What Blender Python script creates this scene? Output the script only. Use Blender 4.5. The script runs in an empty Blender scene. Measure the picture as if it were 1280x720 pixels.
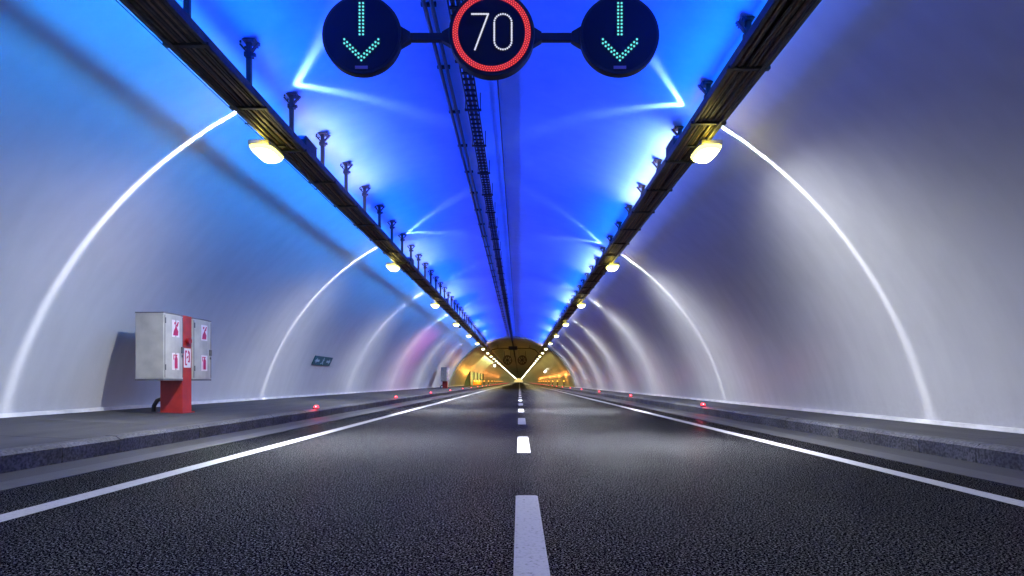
import bpy, bmesh, math, random
from mathutils import Vector, Matrix
random.seed(7)
S = bpy.context.scene
COL = S.collection
PI = math.pi

# ------------------------------------------------------------------ camera
cam = bpy.data.objects.new('camera', bpy.data.cameras.new('camera'))
COL.objects.link(cam)
cam.location = (0, 0, 1.0)
cam.rotation_euler = (PI/2, 0, 0)
cam.data.sensor_width = 36
cam.data.lens = 700/1280*36
cam.data.shift_x = -9/1280
cam.data.shift_y = 117/1280
cam.data.clip_start = .05
cam.data.clip_end = 3000
S.camera = cam

# ------------------------------------------------------------------ world (night outside the tunnel)
W = bpy.data.worlds.new('World'); S.world = W; W.use_nodes = True
wn = W.node_tree
sky = wn.nodes.new('ShaderNodeTexSky'); sky.sky_type = 'NISHITA'; sky.sun_disc = False
sky.sun_elevation = math.radians(-6); sky.sun_rotation = math.radians(30)
wn.links.new(sky.outputs[0], wn.nodes['Background'].inputs[0])
wn.nodes['Background'].inputs[1].default_value = .05
S.view_settings.view_transform = 'Standard'
S.view_settings.look = 'None'
S.view_settings.exposure = 0
S.view_settings.gamma = 1
S.render.engine = 'CYCLES'
cy = S.cycles
cy.max_bounces = 7; cy.diffuse_bounces = 5; cy.glossy_bounces = 3
cy.use_denoising = True
cy.sample_clamp_indirect = 4
cy.use_light_tree = True

# ------------------------------------------------------------------ key numbers (metres, camera eye 1 m above the road)
CX, CZ, R = -.95, -1.70, 8.65          # circle of the lining
D = 10.14                              # luminaire spacing
Y0, YB, YF, YE = -14.0, 74.0, 1000.0, 1000.0
TL, TR = -4.21, 3.12                   # cable tray centres
TZ = 5.26                              # tray underside
def wall_x(z, side): return CX + side*math.sqrt(R*R-(z-CZ)**2)
def ceil_z(x): return CZ + math.sqrt(R*R-(x-CX)**2)

# ------------------------------------------------------------------ lights
def light_nodes(L):
    L.use_nodes = True
    nt = L.node_tree; nt.nodes.clear()
    out = nt.nodes.new('ShaderNodeOutputLight'); em = nt.nodes.new('ShaderNodeEmission')
    nt.links.new(em.outputs[0], out.inputs[0])
    return nt, em
def mnode(nt, op, a, b=None, clamp=False):
    n = nt.nodes.new('ShaderNodeMath'); n.operation = op; n.use_clamp = clamp
    for i, v in enumerate((a, b)):
        if v is None: continue
        if isinstance(v, (int, float)): n.inputs[i].default_value = v
        else: nt.links.new(v, n.inputs[i])
    return n.outputs[0]
def photometric(name, power, color, base_down, base_up, blades, beam=None, size=.04, gain=60.):
    """a luminaire distribution: soft lobes plus thin vertical blades of light (list of (dx,dy,width,gain))"""
    L = bpy.data.lights.new(name, 'POINT'); L.energy = power; L.color = color; L.shadow_soft_size = size
    nt, em = light_nodes(L)
    tc = nt.nodes.new('ShaderNodeTexCoord'); sp = nt.nodes.new('ShaderNodeSeparateXYZ')
    nt.links.new(tc.outputs['Normal'], sp.inputs[0])
    x, y, z = sp.outputs
    dn = mnode(nt, 'MAXIMUM', mnode(nt, 'MULTIPLY', z, -1.), 0.)
    up = mnode(nt, 'MAXIMUM', z, 0.)
    tot = mnode(nt, 'ADD', mnode(nt, 'MULTIPLY', mnode(nt, 'POWER', dn, 2.1), base_down), mnode(nt, 'MULTIPLY', up, base_up))
    if beam:        # the reflector throws more light at the wall than at the middle of the road
        tot = mnode(nt, 'MULTIPLY', tot, mnode(nt, 'ADD', mnode(nt, 'MULTIPLY', x, -.75 if beam[0][0] > 0 else .75), .55, clamp=True))
        (bx, by, bz), ex, bg = beam; v = Vector((bx, by, bz)).normalized()
        dt = mnode(nt, 'ADD', mnode(nt, 'ADD', mnode(nt, 'MULTIPLY', x, v.x), mnode(nt, 'MULTIPLY', y, v.y)), mnode(nt, 'MULTIPLY', z, v.z))
        tot = mnode(nt, 'ADD', tot, mnode(nt, 'MULTIPLY', mnode(nt, 'POWER', mnode(nt, 'MAXIMUM', dt, 0.), ex), bg))
    if beam:        # lane-long fan of light across the travel direction
        nx, nz = -v.z, v.x; ln = math.hypot(nx, nz)
        q = mnode(nt, 'MULTIPLY', mnode(nt, 'ADD', mnode(nt, 'MULTIPLY', x, nx/ln), mnode(nt, 'MULTIPLY', z, nz/ln)), 1/.20)
        e = mnode(nt, 'EXPONENT', mnode(nt, 'MULTIPLY', mnode(nt, 'MULTIPLY', q, q), -1.))
        tot = mnode(nt, 'ADD', tot, mnode(nt, 'MULTIPLY', mnode(nt, 'MULTIPLY', e, mnode(nt, 'POWER', dn, 1.2)), 1.8))
    for dx, dy, w, g in blades:
        off = mnode(nt, 'ADD', mnode(nt, 'MULTIPLY', x, -dy), mnode(nt, 'MULTIPLY', y, dx))
        al = mnode(nt, 'ADD', mnode(nt, 'MULTIPLY', x, dx), mnode(nt, 'MULTIPLY', y, dy))
        q = mnode(nt, 'DIVIDE', off, w)
        e = mnode(nt, 'EXPONENT', mnode(nt, 'MULTIPLY', mnode(nt, 'MULTIPLY', q, q), -1.))
        fade = mnode(nt, 'MULTIPLY', mnode(nt, 'ADD', al, .05), 8., clamp=True)
        tot = mnode(nt, 'ADD', tot, mnode(nt, 'MULTIPLY', mnode(nt, 'MULTIPLY', e, fade), g))
    nt.links.new(tot, em.inputs['Strength'])
    return L
def put_light(L, loc, rot=(0, 0, 0), name=None):
    o = bpy.data.objects.new(name or L.name, L); COL.objects.link(o); o.location = loc; o.rotation_euler = rot
    return o
def area(name, sx, sy, power, color, loc, direction, spread=180):
    L = bpy.data.lights.new(name, 'AREA'); L.shape = 'RECTANGLE'; L.size = sx; L.size_y = sy
    L.energy = power; L.color = color; L.spread = math.radians(spread)
    o = bpy.data.objects.new(name, L); COL.objects.link(o); o.location = loc
    z = -Vector(direction).normalized(); y = Vector((0, 1, 0)); x = y.cross(z).normalized(); y = z.cross(x)
    o.matrix_world = Matrix.Translation(loc) @ Matrix((x, y, z)).transposed().to_4x4()
    return o

BLUE = (.0, .055, 1.)
# blue LED wash lines lying on top of both trays, aimed at the vault (the blue zone only)
def wash(x, z, power_m, color, direction, name, spread=180):
    y = Y0 + 2
    edges = [Y0+2, 14, 36, YB]
    for a, b in zip(edges, edges[1:]):
        area(name, .02 if 'teal' in name else .06, b-a, power_m*(b-a), color, (x, (a+b)/2, z), direction, spread)
wash(TL+.14, TZ+.27, 60, BLUE, (.62, 0, .78), 'blue_wash_light', 128)
wash(TR-.14, TZ+.27, 52, BLUE, (-.66, 0, .75), 'blue_wash_light', 122)
for n in range(-1, 8):        # separate pale uplights between the lamps
    for x, d, w in ((TL+.04, .12, 34), (TR-.04, -.25, 40)):
        area('pale_uplight', .06, 4.4, w*(1 if n % 2 else .8), (1., .72, .85), (x, D*n+3.2, TZ+.28), (d, 0, .97), 115)
wash(TL-.20, TZ+.25, 12, (.0, .17, 1.), (-.6, 0, .8), 'blue_outer_light', 100)
wash(TL-.27, TZ+.10, 15, (.0, .25, .9), (-1, 0, -.25), 'teal_fill_light', 120)  # extra strip without a fitting, added to tint the upper left wall
wash(TR+.27, TZ+.12, 2.0, (.10, .20, 1.), (1, 0, -.1), 'blue_fill_light', 150)  # weak strip added to turn the upper right wall bluer
wash(TR+.20, TZ+.25, 15, (.0, .20, 1.), (.35, 0, .93), 'blue_outer_light', 115)

a49 = math.radians(49)
road_L = photometric('road_lamp_light', 1200, (.90, .93, 1.), 3.0, .0, [], ((2.4, -1.1, -5), 22, 28.))
road_R = photometric('road_lamp_light', 1200, (.90, .93, 1.), 3.0, .0, [], ((-1.3, -1.1, -5), 22, 28.))
fin_L = photometric('blade_light_left', 1200, (.90, .93, 1.), 0, .0, [(-1, 0, .020, 1.35)])
fin_R = photometric('blade_light_right', 1200, (.90, .93, 1.), 0, .0, [(1, 0, .020, 1.35)])
up_L = photometric('uplight_left', 240, (.84, .88, 1.), 0, .02, [(math.cos(a49), math.sin(a49), .065, .85), (math.cos(a49), -math.sin(a49), .065, .85)])
up_R = photometric('uplight_right', 240, (.84, .88, 1.), 0, .02, [(-math.cos(a49), math.sin(a49), .065, .85), (-math.cos(a49), -math.sin(a49), .065, .85)])
halo = bpy.data.lights.new('lamp_spill_light', 'POINT'); halo.energy = 7; halo.color = (1., .78, .08); halo.shadow_soft_size = .05
LAMP_L, LAMP_R = TL-.36, TR+.26
for n in range(-1, 8):
    y = D*n
    put_light(road_L, (LAMP_L, y, TZ-.24)); put_light(road_R, (LAMP_R, y, TZ-.24))
    put_light(fin_L, (LAMP_L-.22, y, TZ+.0)); put_light(fin_R, (LAMP_R+.22, y, TZ+.0))
    put_light(halo, (LAMP_L+.08, y-.42, TZ-.13)); put_light(halo, (LAMP_R-.08, y-.42, TZ-.13))
    put_light(up_L, (TL+.17, y, TZ+.40)); put_light(up_R, (TR-.17, y, TZ+.36))
# warm far zone: continuous rows of lamps seen end-on
for a, b, c in ((78, 120, (1., .84, .36)), (120, 220, (1., .74, .30)), (220, 500, (1., .8, .4)), (500, 990, (1., .85, .5))):
    for x, d in ((LAMP_L, -.25), (LAMP_R, .25)):
        area('far_lamp_row_light', .2, b-a, 28*(b-a), c, (x, (a+b)/2, TZ-.2), (d, 0, -1))

# ------------------------------------------------------------------ materials
def material(name, color=(.5, .5, .5), rough=.6, metal=0., noise=0., scale=5., bump=0., bscale=40., emit=None, es=0., spec=.5, color2=None, stretch=None):
    m = bpy.data.materials.new(name); m.use_nodes = True
    nt = m.node_tree; p = nt.nodes['Principled BSDF']
    p.inputs['Base Color'].default_value = (*color, 1); p.inputs['Roughness'].default_value = rough
    p.inputs['Metallic'].default_value = metal; p.inputs['Specular IOR Level'].default_value = spec
    if emit:
        p.inputs['Emission Color'].default_value = (*emit, 1); p.inputs['Emission Strength'].default_value = es
    tc = nt.nodes.new('ShaderNodeTexCoord'); mp = nt.nodes.new('ShaderNodeMapping')
    nt.links.new(tc.outputs['Object'], mp.inputs[0])
    if stretch: mp.inputs['Scale'].default_value = stretch
    if noise:
        n = nt.nodes.new('ShaderNodeTexNoise'); n.inputs['Scale'].default_value = scale; n.inputs['Detail'].default_value = 6
        nt.links.new(mp.outputs[0], n.inputs['Vector'])
        r = nt.nodes.new('ShaderNodeValToRGB')
        r.color_ramp.elements[0].position = .3; r.color_ramp.elements[1].position = .7
        c2 = color2 or tuple(max(0, c*(1-noise)) for c in color)
        r.color_ramp.elements[0].color = (*c2, 1); r.color_ramp.elements[1].color = (*color, 1)
        nt.links.new(n.outputs['Fac'], r.inputs[0]); nt.links.new(r.outputs[0], p.inputs['Base Color'])
    if bump:
        n2 = nt.nodes.new('ShaderNodeTexNoise'); n2.inputs['Scale'].default_value = bscale; n2.inputs['Detail'].default_value = 4
        nt.links.new(mp.outputs[0], n2.inputs['Vector'])
        b = nt.nodes.new('ShaderNodeBump'); b.inputs['Strength'].default_value = bump; b.inputs['Distance'].default_value = .01
        nt.links.new(n2.outputs['Fac'], b.inputs['Height']); nt.links.new(b.outputs[0], p.inputs['Normal'])
    m.cycles.emission_sampling = 'NONE' if not emit else 'AUTO'
    return m

def asphalt_material():
    m = bpy.data.materials.new('asphalt'); m.use_nodes = True
    nt = m.node_tree; p = nt.nodes['Principled BSDF']; L = nt.links.new
    tc = nt.nodes.new('ShaderNodeTexCoord')
    def noise(sc, det, rough=.6, vec=None):
        n = nt.nodes.new('ShaderNodeTexNoise'); n.inputs['Scale'].default_value = sc; n.inputs['Detail'].default_value = det
        n.inputs['Roughness'].default_value = rough; L(vec or tc.outputs['Object'], n.inputs['Vector']); return n
    v = nt.nodes.new('ShaderNodeTexVoronoi'); v.inputs['Scale'].default_value = 75; L(tc.outputs['Object'], v.inputs['Vector'])
    n1 = noise(76, 5, .74)
    r = nt.nodes.new('ShaderNodeValToRGB'); cr = r.color_ramp
    cr.elements[0].position = .495; cr.elements[0].color = (.003, .003, .004, 1)
    cr.elements[1].position = .64; cr.elements[1].color = (.155, .155, .15, 1)
    e = cr.elements.new(.565); e.color = (.003, .003, .004, 1)
    L(n1.outputs['Fac'], r.inputs[0])
    sr = nt.nodes.new('ShaderNodeMapRange'); sr.inputs[1].default_value = .54; sr.inputs[2].default_value = .62; sr.inputs[3].default_value = .0; sr.inputs[4].default_value = .5
    L(n1.outputs['Fac'], sr.inputs[0]); L(sr.outputs[0], p.inputs['Specular IOR Level'])
    # worn wheel tracks and oil: long streaks along the road
    mp = nt.nodes.new('ShaderNodeMapping'); mp.inputs['Scale'].default_value = (1.2, .03, 1); L(tc.outputs['Object'], mp.inputs[0])
    n2 = noise(1.3, 4, .55, mp.outputs[0])
    n3 = noise(.35, 5, .6)
    mx = nt.nodes.new('ShaderNodeMix'); mx.data_type = 'RGBA'; mx.blend_type = 'MULTIPLY'; mx.inputs[0].default_value = 1
    r2 = nt.nodes.new('ShaderNodeValToRGB'); r2.color_ramp.elements[0].position = .3; r2.color_ramp.elements[1].position = .7
    r2.color_ramp.elements[0].color = (.45, .45, .47, 1); r2.color_ramp.elements[1].color = (1.1, 1.1, 1.1, 1)
    L(n2.outputs['Fac'], r2.inputs[0]); L(r.outputs[0], mx.inputs[6]); L(r2.outputs[0], mx.inputs[7])
    L(mx.outputs[2], p.inputs['Base Color'])
    r3 = nt.nodes.new('ShaderNodeMapRange'); r3.inputs[3].default_value = .24; r3.inputs[4].default_value = .42
    L(n3.outputs['Fac'], r3.inputs[0]); L(r3.outputs[0], p.inputs['Roughness'])
    b = nt.nodes.new('ShaderNodeBump'); b.inputs['Strength'].default_value = .55; b.inputs['Distance'].default_value = .006
    L(v.outputs['Distance'], b.inputs['Height'])
    b2 = nt.nodes.new('ShaderNodeBump'); b2.inputs['Strength'].default_value = .9; b2.inputs['Distance'].default_value = .010
    L(n1.outputs['Fac'], b2.inputs['Height']); L(b.outputs[0], b2.inputs['Normal']); L(b2.outputs[0], p.inputs['Normal'])
    return m

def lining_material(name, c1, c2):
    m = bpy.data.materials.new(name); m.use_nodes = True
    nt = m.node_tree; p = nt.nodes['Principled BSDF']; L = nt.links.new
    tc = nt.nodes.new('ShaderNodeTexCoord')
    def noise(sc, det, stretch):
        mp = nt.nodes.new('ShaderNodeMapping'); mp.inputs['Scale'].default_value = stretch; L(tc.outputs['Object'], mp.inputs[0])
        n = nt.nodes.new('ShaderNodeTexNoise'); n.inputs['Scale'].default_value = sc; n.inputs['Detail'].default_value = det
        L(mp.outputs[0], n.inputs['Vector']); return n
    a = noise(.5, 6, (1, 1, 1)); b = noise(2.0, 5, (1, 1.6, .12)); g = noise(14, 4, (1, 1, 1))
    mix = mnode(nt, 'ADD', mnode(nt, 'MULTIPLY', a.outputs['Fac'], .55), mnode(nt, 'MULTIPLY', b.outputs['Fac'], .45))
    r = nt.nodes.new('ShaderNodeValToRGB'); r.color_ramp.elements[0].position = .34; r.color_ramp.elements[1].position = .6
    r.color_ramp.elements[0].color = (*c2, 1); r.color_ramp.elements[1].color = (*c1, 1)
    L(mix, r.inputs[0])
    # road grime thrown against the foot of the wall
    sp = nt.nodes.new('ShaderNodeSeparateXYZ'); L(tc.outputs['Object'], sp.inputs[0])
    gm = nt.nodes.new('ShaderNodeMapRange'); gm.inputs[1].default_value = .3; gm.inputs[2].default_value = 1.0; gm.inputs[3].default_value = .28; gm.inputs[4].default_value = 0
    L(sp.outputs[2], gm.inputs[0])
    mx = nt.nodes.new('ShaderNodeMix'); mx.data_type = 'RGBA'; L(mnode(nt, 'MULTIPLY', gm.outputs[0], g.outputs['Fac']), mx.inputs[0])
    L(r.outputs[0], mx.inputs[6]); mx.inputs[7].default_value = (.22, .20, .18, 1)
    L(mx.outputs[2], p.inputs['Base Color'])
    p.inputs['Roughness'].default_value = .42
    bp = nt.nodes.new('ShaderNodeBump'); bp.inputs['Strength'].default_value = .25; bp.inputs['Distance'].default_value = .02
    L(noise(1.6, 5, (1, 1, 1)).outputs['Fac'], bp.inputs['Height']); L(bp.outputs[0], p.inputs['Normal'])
    return m

def kerb_material(name, axis_scale=1.0):
    """granite kerb stones one metre long with dark joints and speckle"""
    m = bpy.data.materials.new(name); m.use_nodes = True
    nt = m.node_tree; p = nt.nodes['Principled BSDF']; L = nt.links.new
    tc = nt.nodes.new('ShaderNodeTexCoord')
    n = nt.nodes.new('ShaderNodeTexNoise'); n.inputs['Scale'].default_value = 30; n.inputs['Detail'].default_value = 7; L(tc.outputs['Object'], n.inputs['Vector'])
    r = nt.nodes.new('ShaderNodeValToRGB'); r.color_ramp.elements[0].position = .38; r.color_ramp.elements[1].position = .62
    r.color_ramp.elements[0].color = (.02, .02, .022, 1); r.color_ramp.elements[1].color = (.10, .10, .098, 1)
    L(n.outputs['Fac'], r.inputs[0])
    n2 = nt.nodes.new('ShaderNodeTexNoise'); n2.inputs['Scale'].default_value = 1.6; n2.inputs['Detail'].default_value = 6; L(tc.outputs['Object'], n2.inputs['Vector'])
    mx = nt.nodes.new('ShaderNodeMix'); mx.data_type = 'RGBA'; mx.blend_type = 'MULTIPLY'; mx.inputs[0].default_value = 1
    r2 = nt.nodes.new('ShaderNodeValToRGB'); r2.color_ramp.elements[0].position = .35; r2.color_ramp.elements[1].position = .65
    r2.color_ramp.elements[0].color = (.5, .48, .45, 1); r2.color_ramp.elements[1].color = (1, 1, 1, 1)
    L(n2.outputs['Fac'], r2.inputs[0]); L(r.outputs[0], mx.inputs[6]); L(r2.outputs[0], mx.inputs[7])
    L(mx.outputs[2], p.inputs['Base Color']); p.inputs['Roughness'].default_value = .75
    b = nt.nodes.new('ShaderNodeBump'); b.inputs['Strength'].default_value = .5; b.inputs['Distance'].default_value = .008
    L(n.outputs['Fac'], b.inputs['Height']); L(b.outputs[0], p.inputs['Normal'])
    return m

M = {}
M['asphalt'] = asphalt_material()
M['lining'] = lining_material('painted_lining', (.68, .68, .69), (.60, .60, .61))
M['vault'] = lining_material('blue_lit_vault', (.22, .44, .68), (.17, .37, .61))  # blue of the wash light mixed into the pale vault colour
M['far_lining'] = lining_material('warm_lit_lining', (.46, .46, .30), (.30, .30, .18))  # yellow-green of the warm lamps mixed into the lining colour
M['kerb'] = kerb_material('granite_kerb')
M['paving'] = material('paving_concrete', (.042, .040, .036), .85, noise=.55, scale=1.2, bump=.6, bscale=35, stretch=(3, .6, 1))
M['channel'] = material('channel_concrete', (.036, .035, .034), .7, noise=.4, scale=6, bump=.4, bscale=50)
M['drain'] = material('wet_drain_dirt', (.018, .017, .016), .75, noise=.4, scale=8, bump=.5, bscale=60)
M['paint'] = material('road_paint', (.30, .30, .31), .55, noise=.3, scale=38, bump=.5, bscale=70, color2=(.23, .23, .24))
_r = [n for n in M['paint'].node_tree.nodes if n.type == 'VALTORGB'][0].color_ramp
_r.elements[0].position = .34; _r.elements[1].position = .50
_e = _r.elements.new(.28); _e.color = (.05, .05, .05, 1)
M['plinth'] = material('plinth_white', (.82, .82, .82), .5, noise=.3, scale=2.5)
M['tray'] = material('galvanised_steel', (.07, .07, .07), .5, .6, noise=.5, scale=9, bump=.2)
M['tray_dark'] = material('tray_dirt', (.10, .085, .065), .7, .3, noise=.5, scale=7, bump=.4)
M['cable'] = material('cable_black', (.06, .055, .05), .55, noise=.4, scale=14)
M['cable_brown'] = material('cable_brown', (.22, .14, .09), .55, noise=.4, scale=14)
M['steel'] = material('steel_painted', (.022, .026, .035), .55, .0, noise=.3, scale=20)
M['housing'] = material('black_housing', (.005, .005, .008), .7, noise=.3, scale=12)
M['face'] = material('sign_face_black', (.003, .004, .008), .6, spec=.25)
M['lamp_body'] = material('lamp_body', (.25, .25, .24), .4, .5)
M['cab'] = material('cabinet_grey', (.50, .49, .44), .5, noise=.25, scale=3, bump=.15, bscale=8, color2=(.36, .35, .32))
M['cab_edge'] = material('cabinet_edge', (.12, .12, .13), .6)
M['red'] = material('post_red', (.50, .035, .02), .5, noise=.35, scale=4, color2=(.33, .02, .015))
M['red_dark'] = material('alarm_red', (.30, .01, .01), .4)
M['sticker'] = material('sticker_white', (.80, .74, .76), .5)
M['magenta'] = material('pictogram_magenta', (.55, .02, .10), .5)
M['rubber'] = material('rubber_hose', (.03, .03, .035), .6)
M['green'] = material('sign_green', (.01, .10, .12), .45)
M['pale'] = material('sign_pale', (.45, .62, .66), .45)
M['purple'] = material('label_plate', (.25, .2, .4), .5)
def emitter(name, c, s, sample='NONE'):
    m = material(name, (0, 0, 0), .6, emit=c, es=s); m.cycles.emission_sampling = sample; return m
M['led_cyan'] = emitter('led_cyan', (.16, .85, .72), 1.1)
M['led_white'] = emitter('led_white', (.88, .90, 1.), .85)
M['led_red'] = emitter('led_red', (1., .13, .07), 1.0)
M['red_glow'] = emitter('red_ring_glow', (.75, .01, .012), .55)
M['lens_hot'] = emitter('lamp_lens', (1., 1., .80), 20, 'FRONT')
M['lens_rim'] = emitter('lamp_reflector', (1., .92, .18), 4., 'FRONT')
M['marker_red'] = emitter('marker_red', (1., .025, .045), 5.)
M['marker_core'] = emitter('marker_core', (1., .3, .35), 5.)
M['amber'] = emitter('amber_lens', (1., .35, .04), 6.)
M['white_lens'] = emitter('white_lens', (1., .97, .9), 8.)

# ------------------------------------------------------------------ mesh helpers
def link(name, bm, mat, parent=None, smooth=False, bevel=0):
    me = bpy.data.meshes.new(name)
    bmesh.ops.recalc_face_normals(bm, faces=bm.faces[:])
    bm.to_mesh(me); bm.free()
    o = bpy.data.objects.new(name, me); COL.objects.link(o)
    me.materials.append(M[mat] if isinstance(mat, str) else mat)
    if smooth:
        for f in me.polygons: f.use_smooth = True
        me.set_sharp_from_angle(angle=math.radians(40))
    if bevel:
        md = o.modifiers.new('bevel', 'BEVEL'); md.width = bevel; md.segments = 2; md.limit_method = 'ANGLE'
    if parent: o.parent = parent
    return o
def add_box(bm, x0, x1, y0, y1, z0, z1):
    v = [bm.verts.new(p) for p in ((x0, y0, z0), (x1, y0, z0), (x1, y1, z0), (x0, y1, z0), (x0, y0, z1), (x1, y0, z1), (x1, y1, z1), (x0, y1, z1))]
    for f in ((0, 3, 2, 1), (4, 5, 6, 7), (0, 1, 5, 4), (1, 2, 6, 5), (2, 3, 7, 6), (3, 0, 4, 7)): bm.faces.new([v[i] for i in f])
def box(*a):
    bm = bmesh.new(); add_box(bm, *a); return bm
def add_tube(bm, pts, r, n=8, caps=True):
    pts = [Vector(p) for p in pts]; rings = []
    for i, p in enumerate(pts):
        d = (pts[min(i+1, len(pts)-1)]-pts[max(i-1, 0)]).normalized()
        u = d.cross(Vector((0, 0, 1)))
        if u.length < .01: u = d.cross(Vector((1, 0, 0)))
        u.normalize(); w = d.cross(u)
        rings.append([bm.verts.new(p+r*(math.cos(2*PI*k/n)*u+math.sin(2*PI*k/n)*w)) for k in range(n)])
    for a, b in zip(rings, rings[1:]):
        for k in range(n): bm.faces.new((a[k], a[(k+1) % n], b[(k+1) % n], b[k]))
    if caps:
        bm.faces.new(rings[0]); bm.faces.new(rings[-1][::-1])
def tube(pts, r, n=8):
    bm = bmesh.new(); add_tube(bm, pts, r, n); return bm
def add_prism(bm, poly, f):
    """poly: 2D points; f(u, v, w) -> 3D; extruded w 0..1"""
    a = [bm.verts.new(f(u, v, 0)) for u, v in poly]; b = [bm.verts.new(f(u, v, 1)) for u, v in poly]
    bm.faces.new(a[::-1]); bm.faces.new(b)
    for i in range(len(poly)):
        j = (i+1) % len(poly); bm.faces.new((a[i], a[j], b[j], b[i]))
def prism(poly, f):
    bm = bmesh.new(); add_prism(bm, poly, f); return bm
def tag(o, label, cat, group=None, kind=None):
    if label: o['label'] = label
    if cat: o['category'] = cat
    if group: o['group'] = group
    if kind: o['kind'] = kind
    return o
def thing(name, loc, label, cat, group=None):
    o = bpy.data.objects.new(name, None); COL.objects.link(o); o.location = loc; o.empty_display_size = .2
    return tag(o, label, cat, group)
def struct(name, bm, mat, label=None):
    o = link(name, bm, mat); o['kind'] = 'structure'; o['label'] = label or name.replace('_', ' '); o['category'] = name.split('_')[0]
    return o
def copy_tree(o, loc=None, parent=None):
    c = o.copy(); COL.objects.link(c)
    if parent: c.parent = parent
    if loc is not None: c.location = loc
    for ch in list(o.children): copy_tree(ch, None, c)
    return c
def rowpos(i):
    w = ['first', 'second', 'third', 'fourth', 'fifth', 'sixth', 'seventh', 'eighth', 'ninth', 'tenth', 'eleventh', 'twelfth']
    return w[i] if i < 12 else '%dth' % (i+1) if (i+1) % 10 not in (1, 2, 3) else '%d%s' % (i+1, {1: 'st', 2: 'nd', 3: 'rd'}[(i+1) % 10])

# ------------------------------------------------------------------ lining
def arc_bm(a0, a1, y0, y1, steps, r0=R, thick=.35, ysegs=1):
    """ring sector; angles from vertical (radians, + to the right), inner radius r0"""
    bm = bmesh.new(); grid = []
    for k in range(ysegs+1):
        y = y0+(y1-y0)*k/ysegs; ri = []; ro = []
        for i in range(steps+1):
            a = a0+(a1-a0)*i/steps
            ri.append(bm.verts.new((CX+r0*math.sin(a), y, CZ+r0*math.cos(a))))
            ro.append(bm.verts.new((CX+(r0+thick)*math.sin(a), y, CZ+(r0+thick)*math.cos(a))))
        grid.append((ri, ro))
    for (ri, ro), (qi, qo) in zip(grid, grid[1:]):
        for i in range(steps):
            bm.faces.new((ri[i], ri[i+1], qi[i+1], qi[i])); bm.faces.new((ro[i], qo[i], qo[i+1], ro[i+1]))
        bm.faces.new((ri[0], qi[0], qo[0], ro[0])); bm.faces.new((ri[-1], ro[-1], qo[-1], qi[-1]))
    for ri, ro in (grid[0], grid[-1]):
        for i in range(steps): bm.faces.new((ri[i], ro[i], ro[i+1], ri[i+1]))
    return bm
amax = math.acos((-.5-CZ)/R)
lin = thing('tunnel_lining', (0, 0, 0), 'pale painted arched tunnel lining washed with blue light, nearest stretch', 'tunnel')
acr = math.radians(38)
aL, aR = math.radians(27.6), math.radians(30.6)
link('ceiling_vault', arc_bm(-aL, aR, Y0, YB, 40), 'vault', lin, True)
link('side_wall', arc_bm(-amax, -aL, Y0, YB, 36), 'lining', lin, True)
link('side_wall', arc_bm(aR, amax, Y0, YB, 36), 'lining', lin, True)
far = thing('tunnel_lining', (0, 0, 0), 'far stretch tinted with warm lamp light of the tunnel beyond the blue part', 'tunnel')
link('ceiling_vault', arc_bm(-acr, acr, YB, YF, 32, R-.10, .45), 'far_lining', far, True)
link('side_wall', arc_bm(-amax, -acr, YB, YF, 20, R-.10, .45), 'far_lining', far, True)
link('side_wall', arc_bm(acr, amax, YB, YF, 20, R-.10, .45), 'far_lining', far, True)
# dark joint frame where the two stretches meet
link('joint_collar', arc_bm(-amax, amax, YB-.35, YB+.05, 60, R-.13, .2), 'far_lining', far, True)
back = thing('end_wall', (0, Y0, 0), 'concrete wall closing the tunnel behind the viewpoint', 'wall')
bm = bmesh.new(); pts = [(CX+(R+.3)*math.sin(-amax+2*amax*i/40), CZ+(R+.3)*math.cos(-amax+2*amax*i/40)) for i in range(41)]
add_prism(bm, pts, lambda u, v, w: (u, -.4+.35*w, v)); link('wall_panel', bm, 'far_lining', back)

t = thing('end_wall', (0, YF, 0), 'tiny glowing golden far end wall, added to close the tunnel at the horizon', 'wall')
bm = bmesh.new(); add_prism(bm, pts, lambda u, v, w: (u, .02+.35*w, v)); link('wall_panel', bm, 'far_lining', t)
area('far_end_fill', 6, 4, 12000, (1., .75, .35), (CX, YF-25, 5.5), (0, 1, -.12))  # unseen light added to brighten the far end wall
# ------------------------------------------------------------------ ground, road, pavements
KX = 5.70
KH = .225
FL, FR = (wall_x(.37, -1), .375), (wall_x(.25, 1), .255)      # feet of the walls
struct('ground', box(-14, 14, Y0-1, YF, -.6, -.02), 'drain')
struct('road', box(-4.72, 4.72, Y0, YF, -.02, 0), 'asphalt', 'dark asphalt carriageway')
for s in (-1, 1):
    a, b = sorted((s*4.724, s*5.12)); struct('drainage_channel', box(a, b, Y0, YF, -.02, .006), 'channel', 'concrete channel strip beside the kerb')
    a, b = sorted((s*5.124, s*KX)); struct('gutter', box(a, b, Y0, YF, -.02, -.012), 'drain', 'dark dirty gutter')
def marking(x0, x1, y0, y1, name='lane_marking', label='white painted line'):
    bm = bmesh.new(); vs = [bm.verts.new(p) for p in ((x0, y0, .005), (x1, y0, .005), (x1, y1, .005), (x0, y1, .005))]
    bm.faces.new(vs); return bm
struct('edge_line_left', marking(-3.88, -3.67, Y0, YF), 'paint', 'white edge line along the left lane')
struct('edge_line_right', marking(4.0, 4.2, Y0, YF), 'paint', 'white edge line along the right lane')
bm = bmesh.new()
y = 2.62-5.2*3
while y < 900:
    vs = []
    x0, x1, y1 = -.03, .16, y+2.28
    for (ax, ay) in ((x0+.02, y), (x1-.02, y), (x1, y+.03), (x1, y1-.03), (x1-.02, y1), (x0+.02, y1), (x0, y1-.03), (x0, y+.03)):
        vs.append(bm.verts.new((ax, ay, .005)))
    bm.faces.new(vs); y += 5.2
struct('centre_line', bm, 'paint', 'white dashed centre line')
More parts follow.
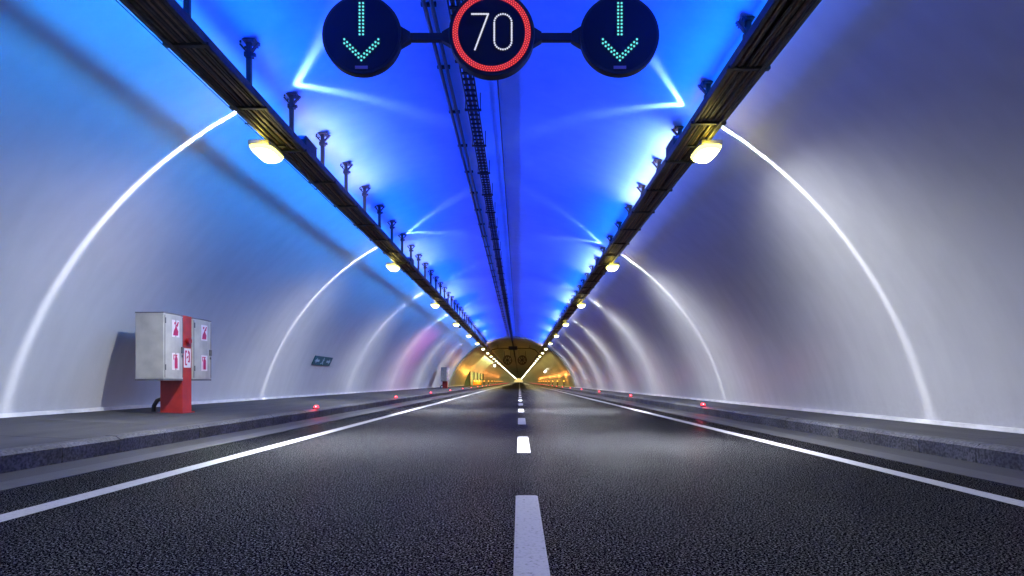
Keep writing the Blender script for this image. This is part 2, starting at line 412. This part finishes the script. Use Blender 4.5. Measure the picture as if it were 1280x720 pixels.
def kerb(s):
    bm = bmesh.new()
    pf = [(0, -.05), (-.02, KH-.05), (0.02, KH-.02), (.05, KH), (.20, KH), (.20, -.05)]
    y = Y0; L = 1.0
    while y < 110:
        j = random.uniform(-.004, .004)
        prof = [(s*(KX+.02+u), v+(j if v > 0 else 0)) for u, v in pf]
        if s < 0: prof = prof[::-1]
        add_prism(bm, prof, lambda u, v, w, y=y: (u, y+.007+(L-.014)*w, v)); y += L
    prof = [(s*(KX+.02+u), v) for u, v in pf]
    add_prism(bm, prof, lambda u, v, w: (u, y+(YF-y)*w, v))
    return bm
struct('kerb_left', kerb(-1), 'kerb', 'weathered stone kerb on the left')
struct('kerb_right', kerb(1), 'kerb', 'speckled stone kerb on the right')
def pave(s, foot):
    bm = bmesh.new(); k = KX+.222
    y = Y0; L = 2.4
    while y < 110:
        add_prism(bm, [(s*k, -.1), (s*k, KH-.004), (foot[0]+s*.1, foot[1]-.012), (foot[0]+s*.1, -.1)], lambda u, v, w, y=y: (u, y+.006+(L-.012)*w, v)); y += L
    add_prism(bm, [(s*k, -.1), (s*k, KH-.004), (foot[0]+s*.1, foot[1]-.012), (foot[0]+s*.1, -.1)], lambda u, v, w: (u, y+(YF-y)*w, v))
    return bm
struct('pavement_left', pave(-1, FL), 'paving', 'concrete walkway along the left wall')
struct('pavement_right', pave(1, FR), 'paving', 'narrow concrete walkway along the right wall')
for s, f in ((-1, FL), (1, FR)):
    bm = bmesh.new()
    xa = f[0]-s*.02
    add_prism(bm, [(xa-s*.12, f[1]-.03), (xa-s*.11, f[1]+.05), (xa+s*.12, f[1]+.05), (xa+s*.12, f[1]-.03)], lambda u, v, w: (u, Y0+(YF-Y0)*w, v))
    tag(link('wall_plinth', bm, 'plinth'), 'white skirting strip at the foot of the %s wall' % ('left' if s < 0 else 'right'), 'skirting')

# ------------------------------------------------------------------ cable trays
def tray(cx, side, label):
    t = thing('cable_tray', (cx, 0, TZ), label, 'cable tray')
    w = .25
    for s in (-1, 1):
        bm = bmesh.new(); add_box(bm, s*w-.012, s*w+.012, Y0, YF, 0, .12)
        a, b = sorted((s*w, s*(w-.035))); add_box(bm, a, b, Y0, YF, -.006, .004)
        link('side_rail', bm, 'tray', t)
    bm = bmesh.new(); y = Y0
    while y < 160:
        add_box(bm, -w+.013, w-.013, y, y+.045, .080, .10); y += .3
    add_box(bm, -w+.013, w-.013, Y0, YF, .105, .115)
    link('tray_floor', bm, 'tray_dark', t)
    xs = [-.205, -.165, -.12, -.075, -.03, .015, .06, .105, .15, .2]
    for i, x in enumerate(xs):
        pts = []; ph = random.uniform(0, 6); f = random.uniform(.2, .5); y = Y0; r = random.choice((.02, .024, .028))
        while y < 120:
            pts.append((max(-.215, min(.215, x+.035*math.sin(ph+f*y)+.012*math.sin(3.1*f*y))), y, .008+r+.014*math.sin(1.3*y+ph)**2)); y += .6
        pts.append((x, 200, .03+r)); pts.append((x, YF, .03+r))
        link('cable', tube(pts, r, 6), 'cable_brown' if i in (2, 5, 8) else 'cable', t, True)
    if side < 0:
        link('shadow_rod', tube([(-.40, Y0, .10), (-.40, YB, .10)], .007, 8), 'housing', t, True)  # thin rod added beside the tray to shade a band on the wall
        for k in range(0, 27):
            link('rod_bracket', box(-.40, -.262, Y0+1+3.2*k, Y0+1.03+3.2*k, .07, .083), 'housing', t)
    # narrow conduit under the tray
    link('conduit', tube([(side*.17, Y0, -.03), (side*.17, YF, -.03)], .018, 8), 'tray', t, True)
    return t
tray(TL, -1, 'long dark cable tray hung over the left edge line, full of cables')
tray(TR, 1, 'long dark cable tray hung over the right edge line, full of cables')

# hangers
def hanger(height):
    t = thing('tray_hanger', (0, 0, 0), None, 'hanger')
    link('post', box(-.036, .036, -.026, .026, 0, height-.03), 'steel', t)
    link('base_plate', box(-.13, .13, -.10, .10, height-.03, height-.012), 'steel', t)
    for s in (-1, 1):
        bm = bmesh.new()
        add_prism(bm, [(s*.045, height-.18), (s*.045, height-.14), (s*.14, height-.035), (s*.17, height-.035)], lambda u, v, w: (u, -.025+.05*w, v))
        link('brace', bm, 'steel', t)
    for sx in (-1, 1):
        for sy in (-1, 1): link('bolt', tube([(sx*.10, sy*.075, height-.07), (sx*.10, sy*.075, height-.03)], .014, 6), 'steel', t)
    bm = bmesh.new(); add_box(bm, -.06, .06, -.045, .045, height-.26, height-.19); add_tube(bm, [(.06, 0, height-.22), (.10, 0, height-.22)], .03, 8)
    link('clamp', bm, 'steel', t)
    link('cross_arm', box(-.29, .29, -.035, -.031+.06, -.05-.04, -.05), 'steel', t)
    return t
zT = TZ+.12
hL = ceil_z(TL)-zT; hR = ceil_z(TR)-zT
pL, pR = hanger(hL), hanger(hR)
# the cross arm sits under the tray: shift into place
for p in (pL, pR):
    for ch in p.children:
        if ch.name.startswith('cross_arm'):
            ch.data.transform(Matrix.Translation((0, 0, -.045)))
def hang_label(side, i):
    return '%s hanger post counted from the viewpoint above the %s cable tray' % (rowpos(i), side)
for side, proto, cx, y0, st in (('left', pL, TL, 7.10, 1.63), ('right', pR, TR, 7.63, 1.62)):
    for i in range(-6, 41):
        o = proto if i == -6 else copy_tree(proto)
        o.location = (cx, y0+st*i, zT)
        o['group'] = 'hanger posts carrying the %s cable tray' % side
        o['label'] = hang_label(side, i) if i >= 0 else 'hanger post of the %s cable tray overhead or behind the viewpoint' % side

# luminaires
def luminaire(s):
    t = thing('tunnel_lamp', (0, 0, 0), None, 'lamp')
    link('housing', box(-.19, .19, -.33, .33, .0, .09), 'lamp_body', t, bevel=.02)
    link('bracket', box(*sorted((0, -s*.34)), -.03, .03, .09, .12), 'steel', t)
    bm = bmesh.new(); n = 24
    poly = [(.22*math.copysign(abs(math.cos(2*PI*i/n))**.6, math.cos(2*PI*i/n)), .36*math.copysign(abs(math.sin(2*PI*i/n))**.6, math.sin(2*PI*i/n))) for i in range(n)]
    add_prism(bm, poly, lambda u, v, w: (u*(1-.15*w), v*(1-.1*w), -.002-.06*w)); link('reflector', bm, 'lens_rim', t)
    bm = bmesh.new(); add_prism(bm, [(u*.8, v*.85) for u, v in poly], lambda u, v, w: (u*(1-.35*w), v*(1-.3*w), -.063-.06*w)); link('lens', bm, 'lens_hot', t)
    return t
for side, s, x in (('left', -1, LAMP_L), ('right', 1, LAMP_R)):
    proto = luminaire(s)
    for n in range(-1, 98):
        o = proto if n == -1 else copy_tree(proto)
        o.location = (x, D*n, TZ-.10)
        o['group'] = 'tunnel lamps under the %s cable tray' % side
        o['label'] = ('%s glowing yellow-white lamp counted from the viewpoint under the %s cable tray' % (rowpos(n-1), side)) if n > 0 else 'tunnel lamp under the %s cable tray above or behind the viewpoint' % side
# junction boxes on the tray tops beside the first lamps
for side, s, cx in (('left', 1, TL), ('right', -1, TR)):
    for n in range(1, 8):
        t = thing('junction_box', (cx+s*.17, D*n+.55, TZ+.12), '%s small dark junction box counted from the viewpoint on the %s tray, beside a lamp' % (rowpos(n-1), side), 'junction box', 'junction boxes on the %s cable tray' % side)
        link('box_body', box(-.08, .08, -.28, .28, .004, .17), 'steel', t, bevel=.015)
        link('box_lid', box(-.085, .085, -.285, .285, .172, .19), 'steel', t)

# ------------------------------------------------------------------ crown cable ladder and pipes
cl = thing('cable_ladder', (CX, 0, ceil_z(CX)-.34), 'narrow dark cable ladder running under the crown of the blue vault', 'cable ladder')
for s in (-1, 1): link('rail', box(*sorted((s*.10, s*.12)), Y0, YF, 0, .06), 'housing', cl)
bm = bmesh.new(); y = Y0
while y < 170: add_box(bm, -.098, .098, y, y+.055, .01, .03); y += .2
link('rungs', bm, 'housing', cl)
for dx in (-.05, .04): link('cable', tube([(dx, Y0, .07), (dx, YF, .07)], .035, 6), 'cable', cl, True)
for k in range(0, 42):
    y = 1.0+1.75*k
    bm = bmesh.new(); add_box(bm, -.17, .17, y, y+.06, -.03, -.002)
    for s in (-1, 1): add_tube(bm, [(s*.15, y+.03, -.002), (s*.15, y+.03, .335)], .01, 6)
    link('bracket', bm, 'housing', cl)
pp = thing('cable_duct', (-1.42, 0, ceil_z(-1.42)), 'flat dark twin duct fixed to the vault left of the cable ladder', 'duct')
for dx in (-.06, .06): link('pipe', tube([(dx, Y0, -.06), (dx, YF, -.06)], .035, 8), 'cable', pp, True)
bm = bmesh.new(); y = Y0
while y < 170: add_box(bm, -.12, .12, y, y+.05, -.05, .02); y += 1.75
link('clips', bm, 'housing', pp)
tag(link('antenna_cable', tube([(-.42, Y0, ceil_z(-.42)-.05), (-.42, YF, ceil_z(-.42)-.05)], .014, 6), 'steel', None, True), 'thin antenna cable on the vault right of the cable ladder', 'cable')

# ------------------------------------------------------------------ gantry signs
SY, SZ, SR = 7.60, 1+4.715, .585
GX = (-2.14, -.375, 1.365)
def disc(bm, cx, cz, r, y0, y1, n=64):
    add_prism(bm, [(cx+r*math.cos(2*PI*i/n), cz+r*math.sin(2*PI*i/n)) for i in range(n)], lambda u, v, w: (u, y0+(y1-y0)*w, v))
def dots(pts, r, y, dep=.004, n=6):
    bm = bmesh.new()
    for u, v in pts: disc(bm, u, v, r, y-dep, y, n)
    return bm
g = thing('sign_beam', (0, SY+.08, SZ), 'dark horizontal beam linking the three round lane signs', 'beam')
for x0, x1 in ((GX[0]+.52, GX[1]-.55), (GX[1]+.55, GX[2]-.52)):
    link('beam_section', box(x0, x1, -.03, .03, -.055, .055), 'housing', g, bevel=.01)
    for xe, s in ((x0, 1), (x1, -1)):
        link('end_flare', prism([(xe-s*.06, -.17), (xe+s*.13, -.057), (xe+s*.13, .057), (xe-s*.06, .17)], lambda u, v, w: (u, -.045+.09*w, v)), 'housing', g)
for i, x in enumerate(GX):
    zt = ceil_z(x)
    link('drop_rod', box(x-.03, x+.03, .05, .11, 0, zt-SZ-.005), 'housing', g)
def arrow_sign(x, label):
    t = thing('lane_signal', (x, SY, SZ), label, 'lane signal', 'lane arrow signals on the beam')
    r = .54
    bm = bmesh.new(); disc(bm, 0, 0, r, 0, .11); link('housing', bm, 'housing', t, bevel=.012)
    bm = bmesh.new(); disc(bm, 0, 0, r*.93, -.006, -.001); link('face', bm, 'face', t)
    pts = []; st = .047
    for k in range(10):
        for dx in (-.5, .5): pts.append((dx*st, .415-k*st))
    tip = -.36
    for k in range(7):
        for s in (-1, 1):
            for m_ in (0, 1):
                if k == 0 and s == 1: continue
                pts.append((s*k*.0385, tip+k*.0385+m_*.054))
        if k < 6:
            pass
    link('led_arrow', dots(pts, .0155, -.0085), 'led_cyan', t)
    link('maker_plate', box(-.085, .085, -.012, -.0065, -.475, -.435), 'purple', t)
    return t
arrow_sign(GX[0], 'round black signal with green down arrow, left of the speed sign')
arrow_sign(GX[2], 'round black signal with green down arrow, right of the speed sign')
t = thing('speed_sign', (GX[1], SY, SZ+.02), 'round black speed sign showing 70 inside a red ring', 'speed sign')
bm = bmesh.new(); disc(bm, 0, 0, SR, 0, .13); link('housing', bm, 'housing', t, bevel=.012)
bm = bmesh.new(); disc(bm, 0, 0, .55, -.005, -.001); link('face', bm, 'face', t)
bm = bmesh.new(); n = 96
ra, rb = .455, .532
va = [bm.verts.new((ra*math.cos(2*PI*i/n), -.0065, ra*math.sin(2*PI*i/n))) for i in range(n)]
vb = [bm.verts.new((rb*math.cos(2*PI*i/n), -.0065, rb*math.sin(2*PI*i/n))) for i in range(n)]
for i in range(n): bm.faces.new((va[i], va[(i+1) % n], vb[(i+1) % n], vb[i]))
link('red_ring', bm, 'red_glow', t)
pts = []
for j, r in enumerate((.468, .494, .520)):
    n = 92
    for i in range(n):
        a = 2*PI*(i+.5*(j % 2))/n; pts.append((r*math.cos(a), r*math.sin(a)))
link('red_dots', dots(pts, .0085, -.010, n=6), 'led_red', t)
def stroke(path, step=.0215):
    out = []
    for (x0, y0), (x1, y1) in zip(path, path[1:]):
        L = math.hypot(x1-x0, y1-y0); k = max(1, round(L/step))
        out += [(x0+(x1-x0)*i/k, y0+(y1-y0)*i/k) for i in range(k)]
    return out+[path[-1]]
seven = [(-.265, .245), (-.045, .245), (-.225, -.235)]
zero = []
cx0, rx, zt0, zb0 = .155, .118, .245, -.235
for i in range(0, 13): a = PI*i/12; zero.append((cx0+rx*math.cos(a), zt0-rx+rx*math.sin(a)))
for i in range(0, 13): a = PI+PI*i/12; zero.append((cx0+rx*math.cos(a), zb0+rx+rx*math.sin(a)))
zero.append(zero[0])
for nm, path in (('digit_seven', seven), ('digit_zero', zero)):
    link(nm, dots(stroke(path), .0125, -.012, n=8), 'led_white', t)

# ------------------------------------------------------------------ emergency stations
def station(loc, label, detail=True):
    t = thing('emergency_station', loc, label, 'emergency station', 'emergency stations on the left walkway')
    X = 0.0
    # local: x=0 is the road-facing plane, y along the tunnel (0 = near face of the red post), z=0 pavement
    link('post', box(-.50, 0, 0, .36, 0, 2.20), 'red', t, bevel=.012)
    for nm, y0, y1, dz in (('near', -.70, -.003, 0), ('far', .363, 1.15, 0)):
        bm = bmesh.new()
        n = 6; poly = []
        # road-facing door bulges a little
        for i in range(n+1):
            u = i/n; poly.append((.02+.05*math.sin(PI*u), y0+(y1-y0)*u))
        poly += [(-.58, y1), (-.58, y0)]
        add_prism(bm, poly, lambda u, v, w: (u, v, .76+1.40*w))
        c = link('cabinet', bm, 'cab', t, bevel=.01)
        link('bottom_rim', prism([(u*1.01, v) for u, v in poly], lambda u, v, w: (u, v, .725+.032*w)), 'cab_edge', c)
        link('top_rim', prism([(u*1.01, v) for u, v in poly], lambda u, v, w: (u, v, 2.163+.022*w)), 'cab_edge', c)
        ym = (y0+y1)/2
        hy = y1-.10 if nm == 'near' else y1-.12
        link('handle', box(.052, .085, hy-.03, hy+.03, 1.33, 1.47), 'cab_edge', c)
        for yy in (y0+.035, y1-.035): link('door_seam', box(.0, .034, yy-.006, yy+.006, .79, 2.13), 'cab_edge', c)
        for zz in (.95, 1.95): link('hinge', tube([(.045, y0+.03 if nm == 'near' else y0+.04, zz), (.045, y0+.03 if nm == 'near' else y0+.04, zz+.12)], .014, 8), 'cab_edge', c)
        link('lock', box(.06, .078, hy-.02, hy+.02, 1.24, 1.29), 'cab_edge', c)
        def px(v): return .020+.05*math.sin(PI*(v-y0)/(y1-y0))+.003
        for zc, kind in ((1.86, 'hose'), (1.14, 'extinguisher')):
            w2, h2 = .13, .185
            bm = bmesh.new()
            add_prism(bm, [(-w2, -h2), (w2, -h2), (w2, h2), (-w2, h2)], lambda u, v, w: (px(ym+u)+.004*w, ym+u, zc+v))
            pic = link('pictogram', bm, 'sticker', c)
            if kind == 'extinguisher':
                shapes = [[(-.05, -.15), (.05, -.15), (.05, .06), (.025, .10), (-.025, .10), (-.05, .06)], [(-.02, .10), (.02, .10), (.02, .13), (-.02, .13)], [(-.09, .13), (.04, .13), (.04, .15), (-.09, .15)], [(-.09, .04), (-.07, .04), (-.07, .13), (-.09, .13)]]
            else:
                shapes = [[(-.10, -.15), (.06, -.15), (.08, -.06), (.02, .02), (.0, .08), (-.03, .02), (-.08, -.05)], [(.0, .06), (.06, .15), (.10, .15), (.05, .04)], [(-.05, .08), (-.01, .12), (-.03, .15), (-.07, .12)]]
            bm = bmesh.new()
            for sh in shapes: add_prism(bm, sh, lambda u, v, w: (px(ym+u)+.005+.003*w, ym+u, zc+v))
            link('symbol', bm, 'magenta', pic)
    bm = bmesh.new()
    n = 16; add_prism(bm, [(.18+.075*math.cos(2*PI*i/n), 1.63+.075*math.sin(2*PI*i/n)) for i in range(n)], lambda u, v, w: (.002+.07*w, u, v))
    link('alarm_button', bm, 'red_dark', t)
    pic = link('phone_pictogram', prism([(-.13, -.22), (.13, -.22), (.13, .22), (-.13, .22)], lambda u, v, w: (.003+.005*w, .18+u, 1.24+v)), 'sticker', t)
    bm = bmesh.new()
    for sh in ([(-.09, -.17), (-.02, -.17), (-.02, -.13), (-.06, -.13), (-.06, .12), (-.02, .12), (-.02, .17), (-.09, .17)], [(.02, -.10), (.09, -.10), (.09, .13), (.05, .17), (.02, .17), (.02, .10), (.05, .10), (.05, -.06), (.02, -.06)], [(-.03, -.02), (.03, .02), (.03, .06), (-.03, .02)]):
        add_prism(bm, sh, lambda u, v, w: (.009+.003*w, .18+u, 1.24+v))
    link('symbol', bm, 'magenta', pic)
    link('foot_plate', box(-.56, .04, -.05, .41, -.02, .015), 'red_dark', t)
    pts = [(-.50, .2, .30), (-.58, .2, .31), (-.68, .18, .27), (-.74, .16, .15), (-.75, .15, -.03)]
    link('hose', tube(pts, .045, 10), 'rubber', t, True)
    return t
zst = KH+(7.6-5.92)*(FL[1]-KH)/(-FL[0]-5.92)
station((-7.58, 12.6, zst), 'grey twin cabinets with red pictograms on a red post, near station')
station((-7.58, 59, zst), 'far dark emergency cabinet on a red post, near the yellow stretch')

# exit sign on the left wall
ang = math.atan2(1.93-CZ, -8.8-CX)                       # radial angle
cxs = Vector((wall_x(1.93, -1), 25.0, 1.93)); nrm = Vector((CX-cxs.x, 0, CZ-cxs.z)).normalized(); upv = Vector((nrm.z*-1, 0, nrm.x)); upv = upv if upv.z > 0 else -upv
def wallp(u, v, d): return cxs+Vector((0, u, 0))+upv*v+nrm*d
t = thing('exit_sign', tuple(cxs), 'small dark green exit sign with pale arrows and running figure on left wall', 'sign')
def ws(name, polys, mat, d0, d1):
    bm = bmesh.new()
    for sh in polys: add_prism(bm, sh, lambda u, v, w: wallp(u, v, d0+(d1-d0)*w)-cxs)
    return link(name, bm, mat, t)
ws('panel', [[(-1.1, -.21), (1.1, -.21), (1.1, .21), (-1.1, .21)]], 'green', .01, .045)
ws('arrows', [[(-.95, 0), (-.75, .13), (-.75, .05), (-.45, .05), (-.45, -.05), (-.75, -.05), (-.75, -.13)], [(.95, 0), (.75, .13), (.75, .05), (.45, .05), (.45, -.05), (.75, -.05), (.75, -.13)]], 'pale', .047, .052)
ws('running_figure', [[(-.03, .10), (.04, .10), (.04, .17), (-.03, .17)], [(-.12, .07), (.10, .09), (.12, .04), (.05, .03), (.06, -.05), (.16, -.15), (.10, -.17), (-.02, -.07), (-.10, -.16), (-.20, -.12), (-.17, -.09), (-.10, -.10), (-.05, .0), (-.06, .03)]], 'pale', .047, .052)

# ------------------------------------------------------------------ kerb markers
def marker():
    t = thing('kerb_marker', (0, 0, 0), None, 'marker light')
    link('marker_base', box(-.09, .09, -.05, .05, 0, .03), 'steel', t, bevel=.008)
    bm = bmesh.new(); add_prism(bm, [(-.06, .032), (.06, .032), (.055, .07), (.03, .1), (-.03, .1), (-.055, .07)], lambda u, v, w: (u, -.04+.08*w, v))
    link('lens', bm, 'marker_red', t)
    bm = bmesh.new(); disc(bm, 0, .07, .022, -.046, -.041, 10); link('led', bm, 'marker_core', t)
    return t
Lm = bpy.data.lights.new('marker_glow_light', 'POINT'); Lm.energy = 8; Lm.color = (1, .03, .08); Lm.shadow_soft_size = .03
for side, x, y0, st in (('left', -KX-.06, 15.9, 10.3), ('right', KX+.06, 17.55, 11.4)):
    proto = marker(); first = True; c = 0
    k = -1
    while y0+st*k < 300:
        o = proto if first else copy_tree(proto); first = False
        y = y0+st*k; o.location = (x, y, KH+.001)
        o['group'] = 'red marker lights on the %s kerb' % side
        vis = (side == 'right' and k >= -1) or k >= 0
        if vis:
            o['label'] = '%s glowing red marker light counted from the viewpoint on the %s kerb' % (rowpos(c), side); c += 1
        else: o['label'] = 'red marker light on the left kerb just outside the view'
        if k < 6 and y > 8: put_light(Lm, (x*.985, y-.12, KH+.10))
        k += 1

# ------------------------------------------------------------------ far zone: fans, gantry, lamps, bay
def jet_fan(x, y, label):
    z = 4.95; t = thing('jet_fan', (x, y, z), label, 'jet fan', 'jet fans under the far vault')
    bm = bmesh.new(); n = 28
    prof = [(.66, 0), (.86, 0), (.86, .15), (.80, .3), (.80, 3.2), (.86, 3.4), (.66, 3.4), (.66, 0)]
    for (r0, y0), (r1, y1) in zip(prof, prof[1:]):
        a = [(r0*math.cos(2*PI*i/n), y0, r0*math.sin(2*PI*i/n)) for i in range(n)]; b = [(r1*math.cos(2*PI*i/n), y1, r1*math.sin(2*PI*i/n)) for i in range(n)]
        va = [bm.verts.new(p) for p in a]; vb = [bm.verts.new(p) for p in b]
        for i in range(n): bm.faces.new((va[i], va[(i+1) % n], vb[(i+1) % n], vb[i]))
    bmesh.ops.remove_doubles(bm, verts=bm.verts[:], dist=.0001)
    link('casing', bm, 'tray_dark', t, True)
    bm = bmesh.new(); disc(bm, 0, 0, .24, .5, .9, 20); link('hub', bm, 'steel', t)
    for k in range(8):
        a = 2*PI*k/8; ca, sa = math.cos(a), math.sin(a)
        bm = bmesh.new(); add_prism(bm, [(.22, -.06), (.64, -.11), (.64, .11), (.22, .06)], lambda u, v, w: (u*ca-v*sa, .65+.3*v+.02*w, u*sa+v*ca)); link('blade', bm, 'steel', t)
    for s in (-1, 1):
        link('hanger_strap', box(s*.6-.03, s*.6+.03, .8, .9, .5, ceil_z(x+s*.6)-.1-z-.01), 'steel', t)
        link('hanger_strap', box(s*.6-.03, s*.6+.03, 2.6, 2.7, .5, ceil_z(x+s*.6)-.1-z-.01), 'steel', t)
    return t
jet_fan(-2.15, 102, 'left one of the two dark jet fans under the far vault')
jet_fan(.55, 102, 'right one of the two dark jet fans under the far vault')
t = thing('sign_beam', (0, 84, 5.95), 'far curved dark beam with a box sign under the yellow vault', 'beam')
pts = [(-4.6, 0, -.75), (-4.1, 0, -.2), (-3.2, 0, .05), (1.6, 0, .05), (2.4, 0, -.2), (2.9, 0, -.75)]
link('beam_tube', tube(pts, .07, 8), 'housing', t, True)
for x in (-3.2, CX, 1.6): link('drop_rod', box(x-.04, x+.04, -.04, .04, .1, ceil_z(x)-.1-5.95-.01), 'housing', t)
link('box_sign', box(-1.6, -.3, -.15, -.075, -.2, .35), 'housing', t, bevel=.02)
def small_lamp(x, y, z, label, mat='white_lens', e=60, c=(1, .97, .9), grp=None):
    t = thing('wall_lamp', (x, y, z), label, 'lamp', grp)
    s = 1 if x < 0 else -1
    link('lamp_housing', box(*sorted((0, -s*.25)), -.15, .15, -.12, .12), 'steel', t)
    bm = bmesh.new(); add_tube(bm, [(0, -.24, 0), (0, -.155, 0)], .22, 14); link('lens', bm, mat, t)
    L = bpy.data.lights.new('wall_lamp_light', 'POINT'); L.energy = e; L.color = c; L.shadow_soft_size = .15; put_light(L, (x+s*.3, y-.5, z-.1))
small_lamp(-6.9, 140, 4.9, 'white wall lamp on the far left, outer one of the pair', grp='pair of white wall lamps far left')
small_lamp(-6.1, 140, 4.9, 'white wall lamp on the far left, inner one of the pair', grp='pair of white wall lamps far left')
small_lamp(wall_x(3.2, 1)-.45, 125, 3.2, 'single white wall lamp on the far right wall')
# green-lit stretch of wall: added panel with the green light in its colour
for k, (ya, yb) in enumerate(((94, 128),)):
    t = thing('green_lit_panel', (wall_x(2.2, -1)+.35, (ya+yb)/2, .37), 'panel coloured by green light on the far left wall', 'bay')
    link('panel', box(-1.4, 0, -(yb-ya)/2, (yb-ya)/2, 0, 4.1), material('green_light_tint', (.34, .46, .22), .5, noise=.3, scale=.6), t)
    for i in range(5):
        yy = -(yb-ya)/2+(yb-ya)*i/4
        link('frame', box(.003, .14, yy-.2, yy+.2, 0, 4.3), 'tray', t)
    link('notice', box(.003, .02, -9, -7.4, 2.9, 3.7), 'housing', t)
area('bay_light', .3, 30, 900, (.9, 1., .5), (-5.6, 110, 5.0), (-1, 0, -.45))
# amber beacons on a trailer and along the far walkways
t = thing('warning_trailer', (-7.2, 96, .26), 'orange lit warning unit standing on the far left walkway', 'warning unit')
link('body', box(-.7, .7, -.4, .8, .15, .75), material('trailer_orange', (.6, .18, .02), .5, noise=.2), t, bevel=.06)
for x in (-.45, 0, .45): 
    bm = bmesh.new(); add_tube(bm, [(x, -.1, .78), (x, -.1, .95)], .10, 12); link('beacon', bm, 'amber', t)
for x in (-.55, .55):
    bm = bmesh.new(); add_tube(bm, [(x-.05, .2, .15), (x+.05, .2, .15)], .15, 14); link('wheel', bm, 'rubber', t)
L = bpy.data.lights.new('amber_beacon_light', 'POINT'); L.energy = 500; L.color = (1, .42, .06); L.shadow_soft_size = .2; put_light(L, (-7.0, 95, 1.5))
c = 0
Lb = bpy.data.lights.new('amber_post_light', 'POINT'); Lb.energy = 150; Lb.color = (1, .30, .06); Lb.shadow_soft_size = .2
post = thing('beacon_post', (0, 0, 0), None, 'beacon post')
link('post', tube([(0, 0, 0), (0, 0, .75)], .07, 10), 'housing', post)
bm = bmesh.new(); add_tube(bm, [(0, 0, .76), (0, 0, .92)], .08, 10); link('beacon', bm, 'amber', post)
for side, x in (('right', 6.7), ('left', -7.0)):
    for k in range(9):
        y = 84+14*k if side == 'right' else 112+16*k
        o = post if c == 0 else copy_tree(post); c += 1
        o.location = (x, y, .24 if side == 'right' else .27)
        o['group'] = 'amber beacon posts on the far %s walkway' % side
        o['label'] = '%s amber beacon post counted from the viewpoint on the far %s walkway' % (rowpos(k), side)
        put_light(Lb, (x*.93, y-.3, 1.7))
# added magenta fixture and light for the pink wash on the left wall
t = thing('added_wash_lamp', (TL-.36, 43, TZ-.13), 'small magenta lamp added for the wall wash under the left cable tray', 'lamp')
link('lamp_body', box(-.08, .08, -.15, .15, 0, .125), 'steel', t)
link('lens', box(-.085, -.082, -.12, .12, .01, .09), emitter('magenta_lens', (1., .1, .9), 3.), t)
area('magenta_wash_light', 1.6, 6.0, 60, (1., .10, .62), (TL-.9, 43, TZ-1.6), (-1, 0, -.35), 150)
